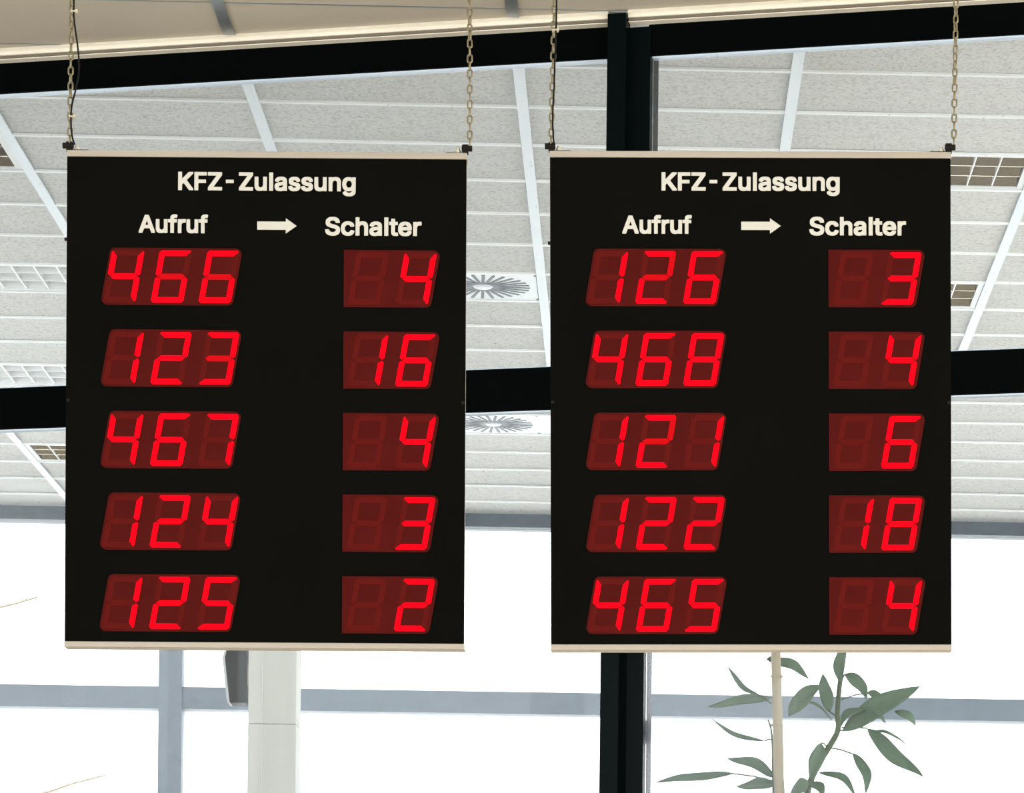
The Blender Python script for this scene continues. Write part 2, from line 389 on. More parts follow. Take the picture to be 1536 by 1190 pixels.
# ================================================================ THE TWO CALL BOARDS
GLYPH = {"-":[[[95,200],[320,200],[320,303],[95,303]]],"A":[[[297,532],[192,534],[178,530],[-7,22],[-7,-19],[-2,-24],[106,-23],[156,117],[181,117],[323,117],[374,-23],[472,-25],[482,-24],[487,-19],[485,26]],[[239,357],[284,226],[239,224],[194,224]]],"F":[[[390,532],[51,534],[37,530],[36,-19],[41,-24],[51,-25],[146,-23],[149,-19],[150,0],[150,83],[150,196],[365,197],[370,202],[371,221],[370,297],[365,302],[150,303],[150,427],[388,428],[393,433],[394,452],[394,509],[393,528]]],"K":[[[469,532],[342,532],[151,323],[148,530],[134,534],[51,534],[37,530],[36,-19],[41,-24],[51,-25],[146,-23],[149,-19],[150,0],[150,62],[150,149],[195,196],[351,-23],[457,-25],[471,-21],[471,23],[283,285],[471,487],[473,509],[472,528]]],"S":[[[380,493],[351,514],[308,532],[258,540],[196,540],[158,535],[120,523],[81,500],[50,467],[38,445],[30,419],[27,362],[32,319],[51,281],[79,254],[117,232],[154,218],[236,196],[285,177],[307,161],[319,141],[312,120],[291,97],[265,83],[222,74],[186,82],[152,102],[134,128],[129,155],[123,161],[19,161],[14,156],[13,137],[19,85],[34,49],[57,21],[68,9],[90,-6],[136,-25],[187,-33],[246,-34],[299,-28],[340,-15],[381,10],[407,38],[427,79],[433,123],[429,191],[423,209],[407,235],[376,264],[338,285],[297,300],[220,320],[175,338],[151,357],[142,373],[147,391],[168,414],[196,428],[232,433],[260,426],[289,409],[304,391],[313,359],[318,354],[422,355],[425,359],[426,382],[420,430],[407,460]]],"Z":[[[418,532],[31,534],[17,530],[15,452],[16,433],[21,428],[265,427],[19,69],[17,0],[18,-19],[21,-23],[408,-25],[422,-21],[424,57],[423,76],[418,81],[174,82],[420,440],[422,509],[421,528]]],"a":[[[319,375],[281,397],[221,409],[140,406],[105,397],[76,383],[47,360],[21,321],[17,311],[16,292],[17,272],[20,268],[79,250],[119,250],[134,273],[152,290],[180,303],[201,305],[231,292],[243,278],[249,261],[227,252],[149,243],[97,233],[57,217],[38,202],[19,181],[9,156],[5,111],[7,72],[14,43],[23,25],[56,-9],[96,-27],[150,-34],[212,-30],[238,-22],[251,-14],[256,-23],[268,-25],[358,-23],[361,-19],[362,0],[360,292],[350,333],[338,354]],[[251,152],[249,134],[241,114],[231,100],[210,83],[186,73],[166,71],[148,76],[133,85],[121,98],[119,107],[123,115],[138,128],[174,141]]],"c":[[[341,368],[314,387],[290,398],[236,409],[154,406],[125,398],[100,386],[58,351],[40,326],[26,298],[12,244],[9,176],[15,114],[24,83],[40,50],[59,24],[80,4],[123,-21],[181,-33],[233,-33],[269,-28],[317,-9],[338,6],[357,27],[373,48],[387,82],[387,122],[384,126],[326,141],[285,141],[281,138],[269,109],[252,90],[229,77],[203,72],[172,84],[147,108],[132,136],[121,183],[128,228],[140,257],[165,287],[194,302],[213,304],[248,289],[266,271],[279,242],[284,238],[324,238],[381,253],[385,258],[386,277],[385,299],[381,311],[365,341]]],"e":[[[340,365],[315,384],[294,395],[242,408],[160,407],[139,403],[106,390],[71,365],[37,321],[25,295],[15,261],[9,198],[12,131],[23,85],[49,36],[88,-2],[133,-24],[185,-33],[265,-30],[291,-24],[321,-11],[346,6],[365,25],[380,48],[389,70],[389,110],[386,114],[329,129],[286,129],[271,103],[259,90],[237,77],[211,71],[182,79],[159,93],[139,116],[127,144],[380,144],[394,148],[396,214],[390,272],[382,300],[369,328]],[[252,283],[267,264],[275,246],[132,246],[143,268],[159,285],[191,302],[204,305],[216,303],[236,295]]],"f":[[[264,544],[231,553],[169,555],[135,550],[104,537],[78,515],[63,490],[57,465],[56,404],[-3,404],[-13,403],[-18,398],[-17,306],[-3,302],[56,302],[56,0],[57,-19],[65,-24],[151,-25],[161,-24],[166,-19],[167,302],[247,303],[252,308],[253,327],[251,400],[237,404],[167,404],[167,418],[175,437],[190,447],[237,444],[251,448],[267,501],[267,540]]],"g":[[[393,402],[294,403],[289,398],[288,387],[267,400],[233,408],[170,409],[133,403],[103,391],[74,371],[47,341],[28,307],[15,266],[11,238],[9,179],[12,134],[24,86],[40,54],[54,35],[90,4],[119,-10],[145,-17],[170,-20],[239,-18],[264,-12],[286,0],[280,-29],[261,-53],[242,-64],[218,-71],[186,-69],[153,-53],[121,-17],[81,-17],[27,-50],[27,-90],[56,-129],[95,-156],[124,-167],[154,-173],[239,-175],[277,-170],[308,-161],[351,-136],[370,-116],[384,-93],[393,-66],[397,-28],[397,379],[396,398]],[[249,285],[270,259],[285,216],[287,181],[276,139],[262,115],[250,103],[219,87],[191,87],[173,94],[159,104],[136,133],[123,174],[122,205],[134,248],[146,269],[162,286],[192,302],[218,302]]],"h":[[[334,380],[299,400],[253,409],[185,407],[161,401],[139,390],[137,530],[123,534],[44,534],[30,530],[29,-19],[34,-24],[44,-25],[135,-23],[138,-19],[139,0],[139,67],[139,231],[144,251],[159,277],[180,294],[205,303],[228,299],[242,291],[258,274],[266,258],[271,236],[272,-19],[277,-24],[287,-25],[366,-25],[380,-21],[380,288],[368,334],[353,360]]],"l":[[[37,-25],[151,-25],[151,534],[37,534]]],"n":[[[334,380],[299,400],[253,409],[179,406],[156,399],[137,388],[136,398],[131,403],[32,402],[29,398],[28,379],[30,-21],[44,-25],[123,-25],[137,-21],[139,195],[139,231],[143,248],[153,269],[167,285],[186,297],[205,303],[228,299],[248,286],[263,265],[271,236],[272,-19],[277,-24],[287,-25],[378,-23],[381,-19],[382,0],[380,287],[367,336],[352,361]]],"r":[[[264,407],[236,410],[177,408],[156,403],[137,393],[133,402],[121,404],[44,404],[30,400],[29,-17],[32,-23],[44,-25],[123,-25],[137,-21],[139,237],[142,249],[159,277],[184,294],[204,300],[252,297],[266,301],[268,384],[267,403]]],"s":[[[305,378],[273,397],[242,406],[216,409],[140,407],[106,399],[75,384],[58,371],[37,346],[24,312],[22,261],[28,220],[45,191],[62,175],[92,158],[128,146],[212,126],[230,116],[240,104],[235,95],[216,80],[193,72],[176,71],[158,76],[138,88],[127,101],[119,123],[113,130],[70,130],[16,118],[12,113],[11,90],[12,71],[18,51],[34,22],[55,2],[83,-17],[127,-30],[155,-33],[230,-31],[269,-22],[302,-6],[319,7],[340,32],[354,69],[356,119],[350,160],[333,189],[313,207],[283,223],[168,253],[147,264],[137,275],[142,286],[156,297],[175,305],[191,307],[208,302],[222,293],[235,278],[249,253],[288,253],[345,267],[348,271],[349,290],[345,320],[328,353]]],"t":[[[147,494],[56,496],[42,492],[40,404],[-3,404],[-17,400],[-19,327],[-18,308],[-13,303],[40,302],[40,80],[47,33],[62,7],[82,-11],[112,-24],[151,-29],[193,-29],[231,-23],[237,-17],[238,4],[237,23],[225,75],[211,79],[169,76],[157,84],[151,100],[151,302],[225,304],[228,308],[229,379],[228,398],[223,403],[151,404],[151,471],[150,490]]],"u":[[[378,402],[287,404],[277,403],[272,398],[271,150],[264,124],[252,104],[237,90],[218,80],[197,76],[173,85],[152,105],[142,127],[139,141],[137,400],[123,404],[44,404],[30,400],[28,280],[28,118],[32,77],[47,35],[75,0],[112,-21],[159,-30],[229,-27],[253,-20],[272,-9],[274,-19],[279,-24],[376,-24],[381,-19],[382,0],[382,379],[381,398]]]}
KERN = {"KFZ-Zulassung":[0,467,877,1315,1768,2207,2617,2806,3195,3560,3925,4335,4745],"Aufruf":[0,480,890,1143,1403,1813],"Schalter":[0,447,842,1252,1642,1831,2058,2462]}
SC = 9.5 / F                     # one photograph pixel in metres at the boards
BW, BH, BD = 300 * SC, 373.5 * SC, 0.045
def V(u, v, y=0): return Vector((u * SC, y, -v * SC))   # board face coordinates: right, down
def glyph_mesh(ch, size):
    """outline contours (outer loops and counters) -> filled, extruded letter"""
    k = size / 1000
    c = bpy.data.curves.new('letter', 'CURVE'); c.dimensions = '2D'; c.fill_mode = 'BOTH'; c.extrude = .0006
    for loop in GLYPH[ch]:
        sp_ = c.splines.new('POLY'); sp_.points.add(len(loop) - 1); sp_.use_cyclic_u = True
        for p, (x, y) in zip(sp_.points, loop): p.co = (x * k, y * k, 0, 1)
    o = bpy.data.objects.new('letter', c); COL.objects.link(o)
    me = bpy.data.meshes.new_from_object(o.evaluated_get(bpy.context.evaluated_depsgraph_get()))
    bpy.data.objects.remove(o); bpy.data.curves.remove(c)
    me.transform(Matrix.Rotation(math.pi / 2, 4, 'X')); me.name = 'letter'
    me.materials.clear(); me.materials.append(M['letter'])
    return me
_gl = {}
def write(word, u0, u1, base, capx, parent):
    """a word in cut letters, from u0 to u1, capitals capx pixels tall"""
    size = capx / 0.5587 * SC
    pos = KERN[word]; k = size / 1000
    left = min(p[0] for p in GLYPH[word[0]][0]); right = pos[-1] + max(p[0] for l_ in GLYPH[word[-1]] for p in l_)
    sx = (u1 - u0) * SC / ((right - left) * k)
    for ch, p in zip(word, pos):
        key = (ch, round(size, 5), round(sx, 4))
        if key not in _gl:
            me = glyph_mesh(ch, size)
            for v in me.vertices: v.co.x *= sx
            _gl[key] = me
        o = obj('letter', _gl[key], None, parent)
        o.location = (u0 * SC + (p - left) * k * sx, -BD / 2 - .0009, -base * SC + .025 * size)
SKEW = .172
def rounded(pts, rs, n=5):
    out = []
    for i, p in enumerate(pts):
        p = Vector(p); a = (Vector(pts[i - 1]) - p).normalized(); b = (Vector(pts[(i + 1) % len(pts)]) - p).normalized(); r = rs[i]
        if r < .01: out.append(tuple(p)); continue
        half = math.acos(max(-1, min(1, a.dot(b)))) / 2; d = r / math.tan(half); c = p + (a + b).normalized() * (r / math.sin(half))
        A = p + a * d - c; B = p + b * d - c
        for t in range(n + 1):
            f = t / n; v = (A * (1 - f) + B * f).normalized() * r; out.append(tuple(c + v))
    return out
def flat(pts, y0, y1):           # pixel polygon -> plate facing the viewer
    return MB().prism(pts, y0, y1, lambda p, h: (p[0] * SC, h, -p[1] * SC))
skew = lambda u, v: (u - v * SKEW, v)
hw = 43.0
win_l = rounded([skew(-99.3, -hw), skew(99.3, -hw), skew(99.3, hw), skew(-99.3, hw)], [9] * 4)
win_r = rounded([(116.5 - 142 - 43.5, -hw), skew(112.3 - 43.5, -hw), skew(112.3 - 43.5, hw), (116.5 - 142 - 43.5, hw)], [0, 9, 9, 0])
# the right filter: straight left edge at u=116.5, slanted right edge through u=254.8; its origin sits at u=186
RW0 = 186.0
win_r = rounded([(116.5 - RW0, -hw), skew(254.8 - RW0, -hw), skew(254.8 - RW0, hw), (116.5 - RW0, hw)], [0, 9, 9, 0])
PANE = {'l': flat(win_l, -.0022, 0).mesh('display_window'), 'r': flat(win_r, -.0022, 0).mesh('display_window')}
for m_ in PANE.values(): m_.materials.append(M['pane'])
DW, DH, T = 24.5, 39.5, 8.7      # half width, half height, stroke of a digit
def seg_meshes():
    t, g, c = T, .35, 3.0
    W_, H_ = DW, DH
    polys = {
        'a': [(-W_ + c + g, -H_), (W_ - c - g, -H_), (W_ - c * .3 - g, -H_ + c * .7), (W_ - t - g, -H_ + t), (-W_ + t + g, -H_ + t), (-W_ + c * .3 + g, -H_ + c * .7)],
        'd': [(-W_ + c + g, H_), (-W_ + c * .3 + g, H_ - c * .7), (-W_ + t + g, H_ - t), (W_ - t - g, H_ - t), (W_ - c * .3 - g, H_ - c * .7), (W_ - c - g, H_)],
        'g': [(-W_ + 3.6 + g, 0), (-W_ + t + g, -t / 2), (W_ - t - g, -t / 2), (W_ - 3.6 - g, 0), (W_ - t - g, t / 2), (-W_ + t + g, t / 2)],
        'b': [(W_, -H_ + c + g), (W_, -t * .35 - g), (W_ - 3.2, -.4 - g), (W_ - t, -t / 2 - g), (W_ - t, -H_ + t + g), (W_ - c * .7, -H_ + c * .3 + g)],
    }
    b = polys['b']
    polys['f'] = [(-u, v) for u, v in b]; polys['c'] = [(u, -v) for u, v in b]; polys['e'] = [(-u, -v) for u, v in b]
    return {k: [skew(u, v) for u, v in p] for k, p in polys.items()}
SEGP = seg_meshes(); SEG = {}
for st, mm in (('on', 'led'), ('dim', 'led_dim'), ('off', 'led_off')):
    for k, p in SEGP.items():
        y1 = -.0033 if st != 'off' else -.0028
        me = flat(p, y1, -.0020).mesh('segment'); me.materials.append(M[mm]); SEG[st, k] = me
ON = {'0': 'abcdef', '1': 'bc', '2': 'abged', '3': 'abgcd', '4': 'fgbc', '5': 'afgcd', '6': 'afgedc', '7': 'abc', '8': 'abcdefg', '9': 'abcdfg', ' ': ''}
def digit(ch, u, parent, dim=''):
    for k in 'abcdefg':
        st = 'off' if k not in ON[ch] else ('dim' if k in dim else 'on')
        obj('segment', SEG[st, k], None, parent, (u * SC, 0, 0))

def call_board(cx, cy, Y, yaw, roll, rows, label, knob, dims):
    c = at_y(cx, cy, Y) + Vector((0, BD / 2, 0))
    r = empty('call_board', (c.x, c.y, c.z - BH)); r.rotation_euler = (0, roll, yaw)
    tag(r, label, 'call board', 'hanging call number boards')
    up_ = Vector((0, 0, BH))
    def put(mb, name, m, **kw): return mb.build(name, M[m], r, loc=up_, **kw)
    put(MB().box(-BW + .002, BW - .002, -BD / 2 + .004, BD / 2, -BH + .016, BH - .016), 'case', 'alu')
    pn = put(MB().box(-BW, BW, -BD / 2, -BD / 2 + .004, -BH + 8.5 * SC, BH - 9.5 * SC), 'panel', 'panel')
    put(MB().box(-BW - .001, BW + .001, -BD / 2 - .004, BD / 2 + .004, BH - 9.5 * SC, BH), 'edge_rail', 'alu', bevel=.0015)
    put(MB().box(-BW - .001, BW + .001, -BD / 2 - .004, BD / 2 + .004, -BH, -BH + 8.5 * SC), 'edge_rail', 'alu', bevel=.0015)
    write('KFZ-Zulassung', -133.2, 133.6, -314.6, 27.6, pn)
    write('Aufruf', -192, -88, -250, 27.2, pn)
    write('Schalter', 88, 233, -248.2, 27.6, pn)
    ar = [(-14, -268.3), (29, -268.3), (29, -273.5), (45.2, -262), (29, -250.5), (29, -256), (-14, -256)]
    flat(ar, -BD / 2 - .0017, -BD / 2 - .0005).build('arrow', M['letter'], pn)
    for i, (a, b) in enumerate(rows):
        v = -184.3 + i * 122.7
        wl = obj('display_window', PANE['l'], None, r, up_ + V(-142.2, v, -BD / 2 - .0003))
        for j, ch in enumerate(a): digit(ch, (j - 1) * 71.6, wl, dims.get((i, j), ''))
        wr = obj('display_window', PANE['r'], None, r, up_ + V(RW0, v + .8, -BD / 2 - .0003))
        for j, ch in enumerate(b.rjust(2)): digit(ch, 225.3 - RW0 - (1 - j) * 71.9, wr)
    for s in (-1, 1):            # hanging lug, its pin and a fixing bolt on the top rail; a screw half way down the face
        lg = put(MB().box(s * BW - .008 - s * .004, s * BW + .008 - s * .004, -.016, -.004, BH, BH + .026).box(min(s * BW, s * BW - s * .055), max(s * BW, s * BW - s * .055), -.02, .016, BH, BH + .003), 'hanger_lug', 'blackened')
        pin = MB().tube([(s * BW - .014, -.0105, BH + .016), (s * BW + .014, -.0105, BH + .016)], .0085, 8).build('pin', M['blackened'], lg)
        MB().lathe([(.0085, .003), (.0085, .010), (.005, .011), (.005, .018), (.003, .019)], (s * BW - s * .024, -.006, BH), 6).build('bolt', M['bolt'], lg)
        put(MB().tube([(s * (BW - .006), -BD / 2 - .0025, -.004), (s * (BW - .006), -BD / 2 + .001, -.004)], .005, 10), 'screw', 'blackened')
    put(MB().tube([(-BW + .002, -.02, knob * SC), (-BW - .006, -.02, knob * SC)], .005, 8), 'screw', 'blackened')
    return c, Matrix.Translation(c) @ Matrix.Rotation(yaw, 4, 'Z') @ Matrix.Rotation(roll, 4, 'Y')

b1c, b1m = call_board(400.9, 600.3, 9.563, YAW + .0079, -.0056, [('466', '4'), ('123', '16'), ('467', '4'), ('124', '3'), ('125', '2')],
    'black hanging call board on the left, first red number four hundred sixty-six', 240, {(0, 1): 'g', (0, 2): 'g', (1, 2): 'g'})
b2c, b2m = call_board(1131.6, 601.7, 9.4805, YAW + .0178, -.0132, [('126', '3'), ('468', '4'), ('121', '6'), ('122', '18'), ('465', '4')],
    'black hanging call board in front of the black post, topmost number one hundred twenty-six', 236, {(0, 1): 'bg', (2, 1): 'bg'})

# ---- suspension chains: every link a part
WIRE, LP = .0024, .0206          # wire radius, link pitch
def link_mesh():
    a = (.0165 - 2 * WIRE) / 2; L2 = LP / 2 - a + WIRE * .5; pts = []
    for i in range(9): t = math.pi * i / 8; pts.append((a * math.cos(t), 0, L2 + a * math.sin(t)))
    for i in range(9): t = math.pi + math.pi * i / 8; pts.append((a * math.cos(t), 0, -L2 + a * math.sin(t)))
    me = MB().tube(pts, WIRE, 6, closed=True).mesh('link'); me.materials.append(M['chain'])
    for p in me.polygons: p.use_smooth = True
    return me
LINK = link_mesh()
CHAINS = []
def chain(mat_w, s, du, lean, ph, twist, label):
    foot = mat_w @ Vector((s * BW + du * SC, -BD / 2 + .012, BH + .022))
    top = Vector((foot.x + lean, foot.y, CEIL - .02))
    d = top - foot; n = int(d.length / LP); d.normalize()
    root = empty('suspension_chain', foot); tag(root, label, 'chain', 'chains the call boards hang from')
    q = Vector((0, 0, 1)).rotation_difference(d).to_matrix()
    for i in range(n):
        an = ph + (math.pi / 2 if i % 2 else 0) + twist(i) + random.uniform(-.12, .12)
        o = obj('link', LINK, None, root, d * ((i + .5) * LP))
        o.rotation_euler = (q @ Matrix.Rotation(an, 3, 'Z')).to_euler()
    hk = MB().lathe([(.03, -.001), (.03, -.006), (.012, -.012), (.008, -.016)], tuple(top - foot + Vector((0, 0, .02))), 16)
    hk.tube([top - foot + Vector((0, 0, .012)), top - foot + Vector((0, 0, -.012))], .004, 8)
    hk.build('ceiling_hook', M['blackened'], root)
    CHAINS.append((foot, d)); return root
chain(b1m, -1, .5, .004, 1.45, lambda i: .9 * max(0, min(1, (i - 7) / 8)), 'yellow zinc chain with a loosely bowing cable, leftmost of the four')
chain(b1m, 1, 2, -.022, 1.55, lambda i: .8 * max(0, min(1, (i - 11) / 5)) - .8 * max(0, min(1, (i - 15) / 3)), 'yellow zinc chain without a cable, left of the gap between the boards')
chain(b2m, -1, -3.5, .028, 1.4, lambda i: .55 * max(0, min(1, (i - 3) / 9)), 'yellow zinc chain with a taut cable, right of the gap between the boards')
chain(b2m, 1, .5, .010, 1.5, lambda i: 1.1 * max(0, min(1, (i - 6) / 7)), 'yellow zinc chain without a cable, rightmost of the four')

def smooth_path(ps, n=6):
    out = []
    for i in range(len(ps) - 1):
        p0, p1, p2, p3 = ps[max(i - 1, 0)], ps[i], ps[i + 1], ps[min(i + 2, len(ps) - 1)]
        for k in range(n):
            t = k / n
            out.append(.5 * ((2 * p1) + (p2 - p0) * t + (2 * p0 - 5 * p1 + 4 * p2 - p3) * t * t + (3 * p1 - p0 - 3 * p2 + p3) * t ** 3))
    return out + [ps[-1]]
def cable(pix, ci, label, ties):
    Y = CHAINS[ci][0].y - .02
    ps = [at_y(x, y, Y) for x, y in pix]
    top = Vector((ps[-1].x + .02, Y, CEIL)); k = 6
    ps += [ps[-1].lerp(top, (i + 1) / k) for i in range(k)]
    o = empty('power_cable', ps[0]); tag(o, label, 'cable', 'cables feeding the call boards')
    MB().tube([p - ps[0] for p in smooth_path(ps)], .0024, 8).build('sheath', M['cable'], o, smooth=True)
    for x, y in ties:
        p = at_y(x, y, Y) - ps[0]
        MB().box(p.x - .009, p.x + .008, p.y - .004, p.y + .014, p.z - .002, p.z + .002).box(p.x + .004, p.x + .010, p.y - .006, p.y, p.z - .004, p.z + .004).build('cable_tie', M['tie'], o)
cable([(112, 217), (109, 208), (107, 195), (106.5, 175), (108, 157), (113, 137), (118, 112), (118.5, 92), (116, 65), (113, 45), (110.5, 20), (111, 0)], 0, 'thin black cable bowing away from the leftmost chain', [(108, 175), (111, 17)])
cable([(832, 222), (830, 205), (829, 180), (829.5, 160), (831, 135), (832, 100), (833.5, 60), (834.5, 30), (835, 0)], 2, 'thin black cable drawn tight along the chain near the black post', [(833, 45)])

# ================================================================ CEILING FITTINGS
def luminaire(k, n, label, lv='louvre'):
    x0, x1, y0, y1 = cell(k, n); W_, D_ = (x1 - x0) - .06, (y1 - y0) - .03
    r = empty('ceiling_luminaire', ((x0 + x1) / 2, (y0 + y1) / 2, CEIL)); tag(r, label, 'ceiling light', 'louvred ceiling lights in the far room')
    a, b = W_ / 2, D_ / 2
    h = MB()
    h.box(-a, a, -b, b, .085, .09)
    for s in (-1, 1):
        h.box(-a, a, min(s * b, s * (b - .012)), max(s * b, s * (b - .012)), 0, .085); h.box(min(s * a, s * (a - .012)), max(s * a, s * (a - .012)), -b + .012, b - .012, 0, .085)
    h.build('housing', M['lamp_white'], r)
    rim = MB()
    for s in (-1, 1):
        rim.box(-a, a, min(s * b, s * (b - .035)), max(s * b, s * (b - .035)), -.006, 0)
        rim.box(min(s * a, s * (a - .03)), max(s * a, s * (a - .03)), -b + .035, b - .035, -.006, 0)
    rim.build('rim', M['lamp_white'], r)
    bay = (2 * b - .07) / 3
    for i in (0, 1, 2, 3):       # V shaped mirror ridges between the tubes
        yc = -b + .035 + i * bay
        lo, hi = (yc - .004 if i else yc), (yc + .004 if i < 3 else yc)
        wl, wh = (yc - .055 if i else yc), (yc + .055 if i < 3 else yc)
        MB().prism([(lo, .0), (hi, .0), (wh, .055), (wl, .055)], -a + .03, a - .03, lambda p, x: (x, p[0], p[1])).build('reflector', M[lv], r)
    lam = MB().box(-.0035, .0035, -b + .035, b - .035, -.002, .05).mesh('lamella'); lam.materials.append(M['lamella'])
    N = 9
    for i in range(1, N): obj('lamella', lam, None, r, (-a + .03 + (2 * a - .06) * i / N, 0, 0))
    tm = MB().tube([(-a + .04, 0, .068), (a - .04, 0, .068)], .013, 8).mesh('tube'); tm.materials.append(M['tube'])
    for i in range(3): obj('tube', tm, None, r, (0, -b + .035 + (i + .5) * bay, 0))
    # fill the mirror backing above the tubes
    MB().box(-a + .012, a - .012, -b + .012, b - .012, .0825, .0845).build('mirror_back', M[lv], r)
    return r
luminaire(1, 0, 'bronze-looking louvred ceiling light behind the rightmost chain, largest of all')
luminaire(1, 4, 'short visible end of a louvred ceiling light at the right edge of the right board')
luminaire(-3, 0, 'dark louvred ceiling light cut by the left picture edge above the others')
luminaire(-3, 4, 'louvred ceiling light whitened for its bright reflections, left of the first number row of the left board', 'lamp_white')  # white colour stands in for a bright reflection in the louvre
luminaire(-3, 8, 'louvred ceiling light whitened for its bright reflections, just above the black transom at the left', 'lamp_white')  # louvre whitened likewise, its mirrored brightness put into the colour
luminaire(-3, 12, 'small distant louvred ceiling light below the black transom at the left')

def diffuser(n, off, rot, label):
    x0, x1, y0, y1 = cell(-1, n); cx = x1 - off; cy = (y0 + y1) / 2
    r = empty('air_diffuser', (cx, cy, CEIL)); tag(r, label, 'air vent', 'swirl air vents in the far ceiling')
    MB().box(x0 + .03 - cx, x1 - .03 - cx, y0 + .012 - cy, y1 - .012 - cy, -.006, .02).build('plate', M['diffuser'], r)
    MB().lathe([(.05, -.006), (.05, -.012), (.035, -.016)], (0, 0, 0), 24).build('hub', M['diffuser'], r)
    bl = MB().box(.06, .265, -.0085, .0085, -.0085, -.0055).mesh('air_slot'); bl.materials.append(M['slot'])
    N = 28
    for i in range(N):
        o = obj('air_slot', bl, None, r); o.rotation_euler = (0, 0, rot + 2 * math.pi * i / N)
    for sx in (cx - .30, cx + .30):
        for sy in (-.27, .27):
            if sx < x1 - .02: MB().lathe([(.008, -.0055), (.008, -.009)], (sx - cx, sy, 0), 8).build('screw', M['slot'], r)
diffuser(4, .335, .05, 'swirl air vent between the boards above the black transom')
diffuser(10, .43, .11, 'swirl air vent between the boards just below the black transom')

# ================================================================ FAR ROOM THINGS
# white column on the upper floor
cl0 = at_y(372, 1080, 22.0); cl1 = at_y(444, 1080, 22.0); cwid = cl1.x - cl0.x
col = empty('column', ((cl0.x + cl1.x) / 2, 22.0 + cwid / 2, UP)); tag(col, 'square white column standing behind the left board', 'column')
hwc = cwid / 2; seamz = at_y(400, 1086, 22.0).z - UP
MB().box(-hwc, hwc, -hwc, hwc, seamz, CEIL - UP - .012).build('shaft', M['column'], col, bevel=.006)
MB().box(-hwc - .001, hwc + .001, -hwc - .001, hwc + .001, 0, seamz - .002).build('shaft', M['column'], col, bevel=.006)
MB().box(-hwc + .085, -hwc + .088, -hwc - .004, -hwc, 0, CEIL - UP - .02).build('cover_strip', M['lamp_white'], col)
# loudspeaker on the column's left face
sp = at_y(354, 1015, 22.12); ps = 22.12 / F
spk = empty('wall_loudspeaker', (col.location.x - hwc, 22.12, sp.z)); tag(spk, 'dark wedge-shaped loudspeaker fixed to the left of the white column', 'loudspeaker')
hh = 42 * ps
body = [(-.02, hh), (-.135, hh), (-.150, hh * .6), (-.118, -hh), (-.02, -hh)]
MB().prism(body, -.09, .09, lambda p, y: (p[0], y, p[1])).build('body', M['speaker'], spk, bevel=.006)
fr = [(-.136, hh * .92), (-.158, hh * .8), (-.166, hh * .55), (-.140, -hh * .8), (-.132, -hh), (-.119, -hh), (-.152, hh * .6)]
MB().prism(fr, -.085, .085, lambda p, y: (p[0], y, p[1])).build('front_grille', M['grille'], spk)
MB().box(-.022, .0, -.03, .03, -.06, .06).build('wall_bracket', M['bolt'], spk)

# potted plant with a bamboo stake
YP = 18.4; pp = YP / F
PL = lambda x, y, dy=0: at_y(x, y, YP + dy)
base = PL(1195, 1190); pot0 = Vector((base.x, YP, UP))
plant = empty('potted_plant', pot0); tag(plant, 'leafy green plant tied beside a stake, seen below the right board', 'plant')
MB().lathe([(.15, 0), (.20, .34), (.215, .34), (.215, .38), (.19, .38), (.185, .335)], (0, 0, 0), 24).build('pot', M['pot'], plant)
MB().lathe([(.18, .30), (.18, .345), (.10, .355)], (0, 0, 0), 20).build('soil', M['soil'], plant)
def rel(p): return p - pot0
st = [Vector((.01, 0, .33)), rel(PL(1204, 1260)), rel(PL(1211, 1190)), rel(PL(1226, 1150)), rel(PL(1246, 1117)), rel(PL(1257, 1095)), rel(PL(1256, 1068)), rel(PL(1260, 1024)), rel(PL(1266, 985)), rel(PL(1268, 950))]
MB().tube(smooth_path(st, 4), .020, 8, r_end=.011).build('stem', M['stem'], plant, smooth=True)
st2 = [Vector((-.03, .02, .33)), rel(PL(1163, 1240, .03)), rel(PL(1160, 1180, .03)), rel(PL(1158, 1105, .03)), rel(PL(1152, 1080, .03))]
MB().tube(smooth_path(st2, 4), .010, 6, r_end=.004).build('stem', M['stem'], plant, smooth=True)
sk = [Vector((-.04, -.05, .32)), rel(PL(1170, 1200, -.06)), rel(PL(1167, 1100, -.06)), rel(PL(1164, 990, -.06)), rel(PL(1163, 940, -.06))]
stk = MB().tube(smooth_path(sk, 3), 8.6 * pp, 10, r_end=7 * pp).build('stake', M['stake'], plant, smooth=True)
for y in (1015, 1088):
    p = rel(PL(1165.2, y, -.06)); MB().lathe([(8.9 * pp, -.006), (9.5 * pp, 0), (8.9 * pp, .006)], tuple(p), 12).build('stake_node', M['stake'], stk)
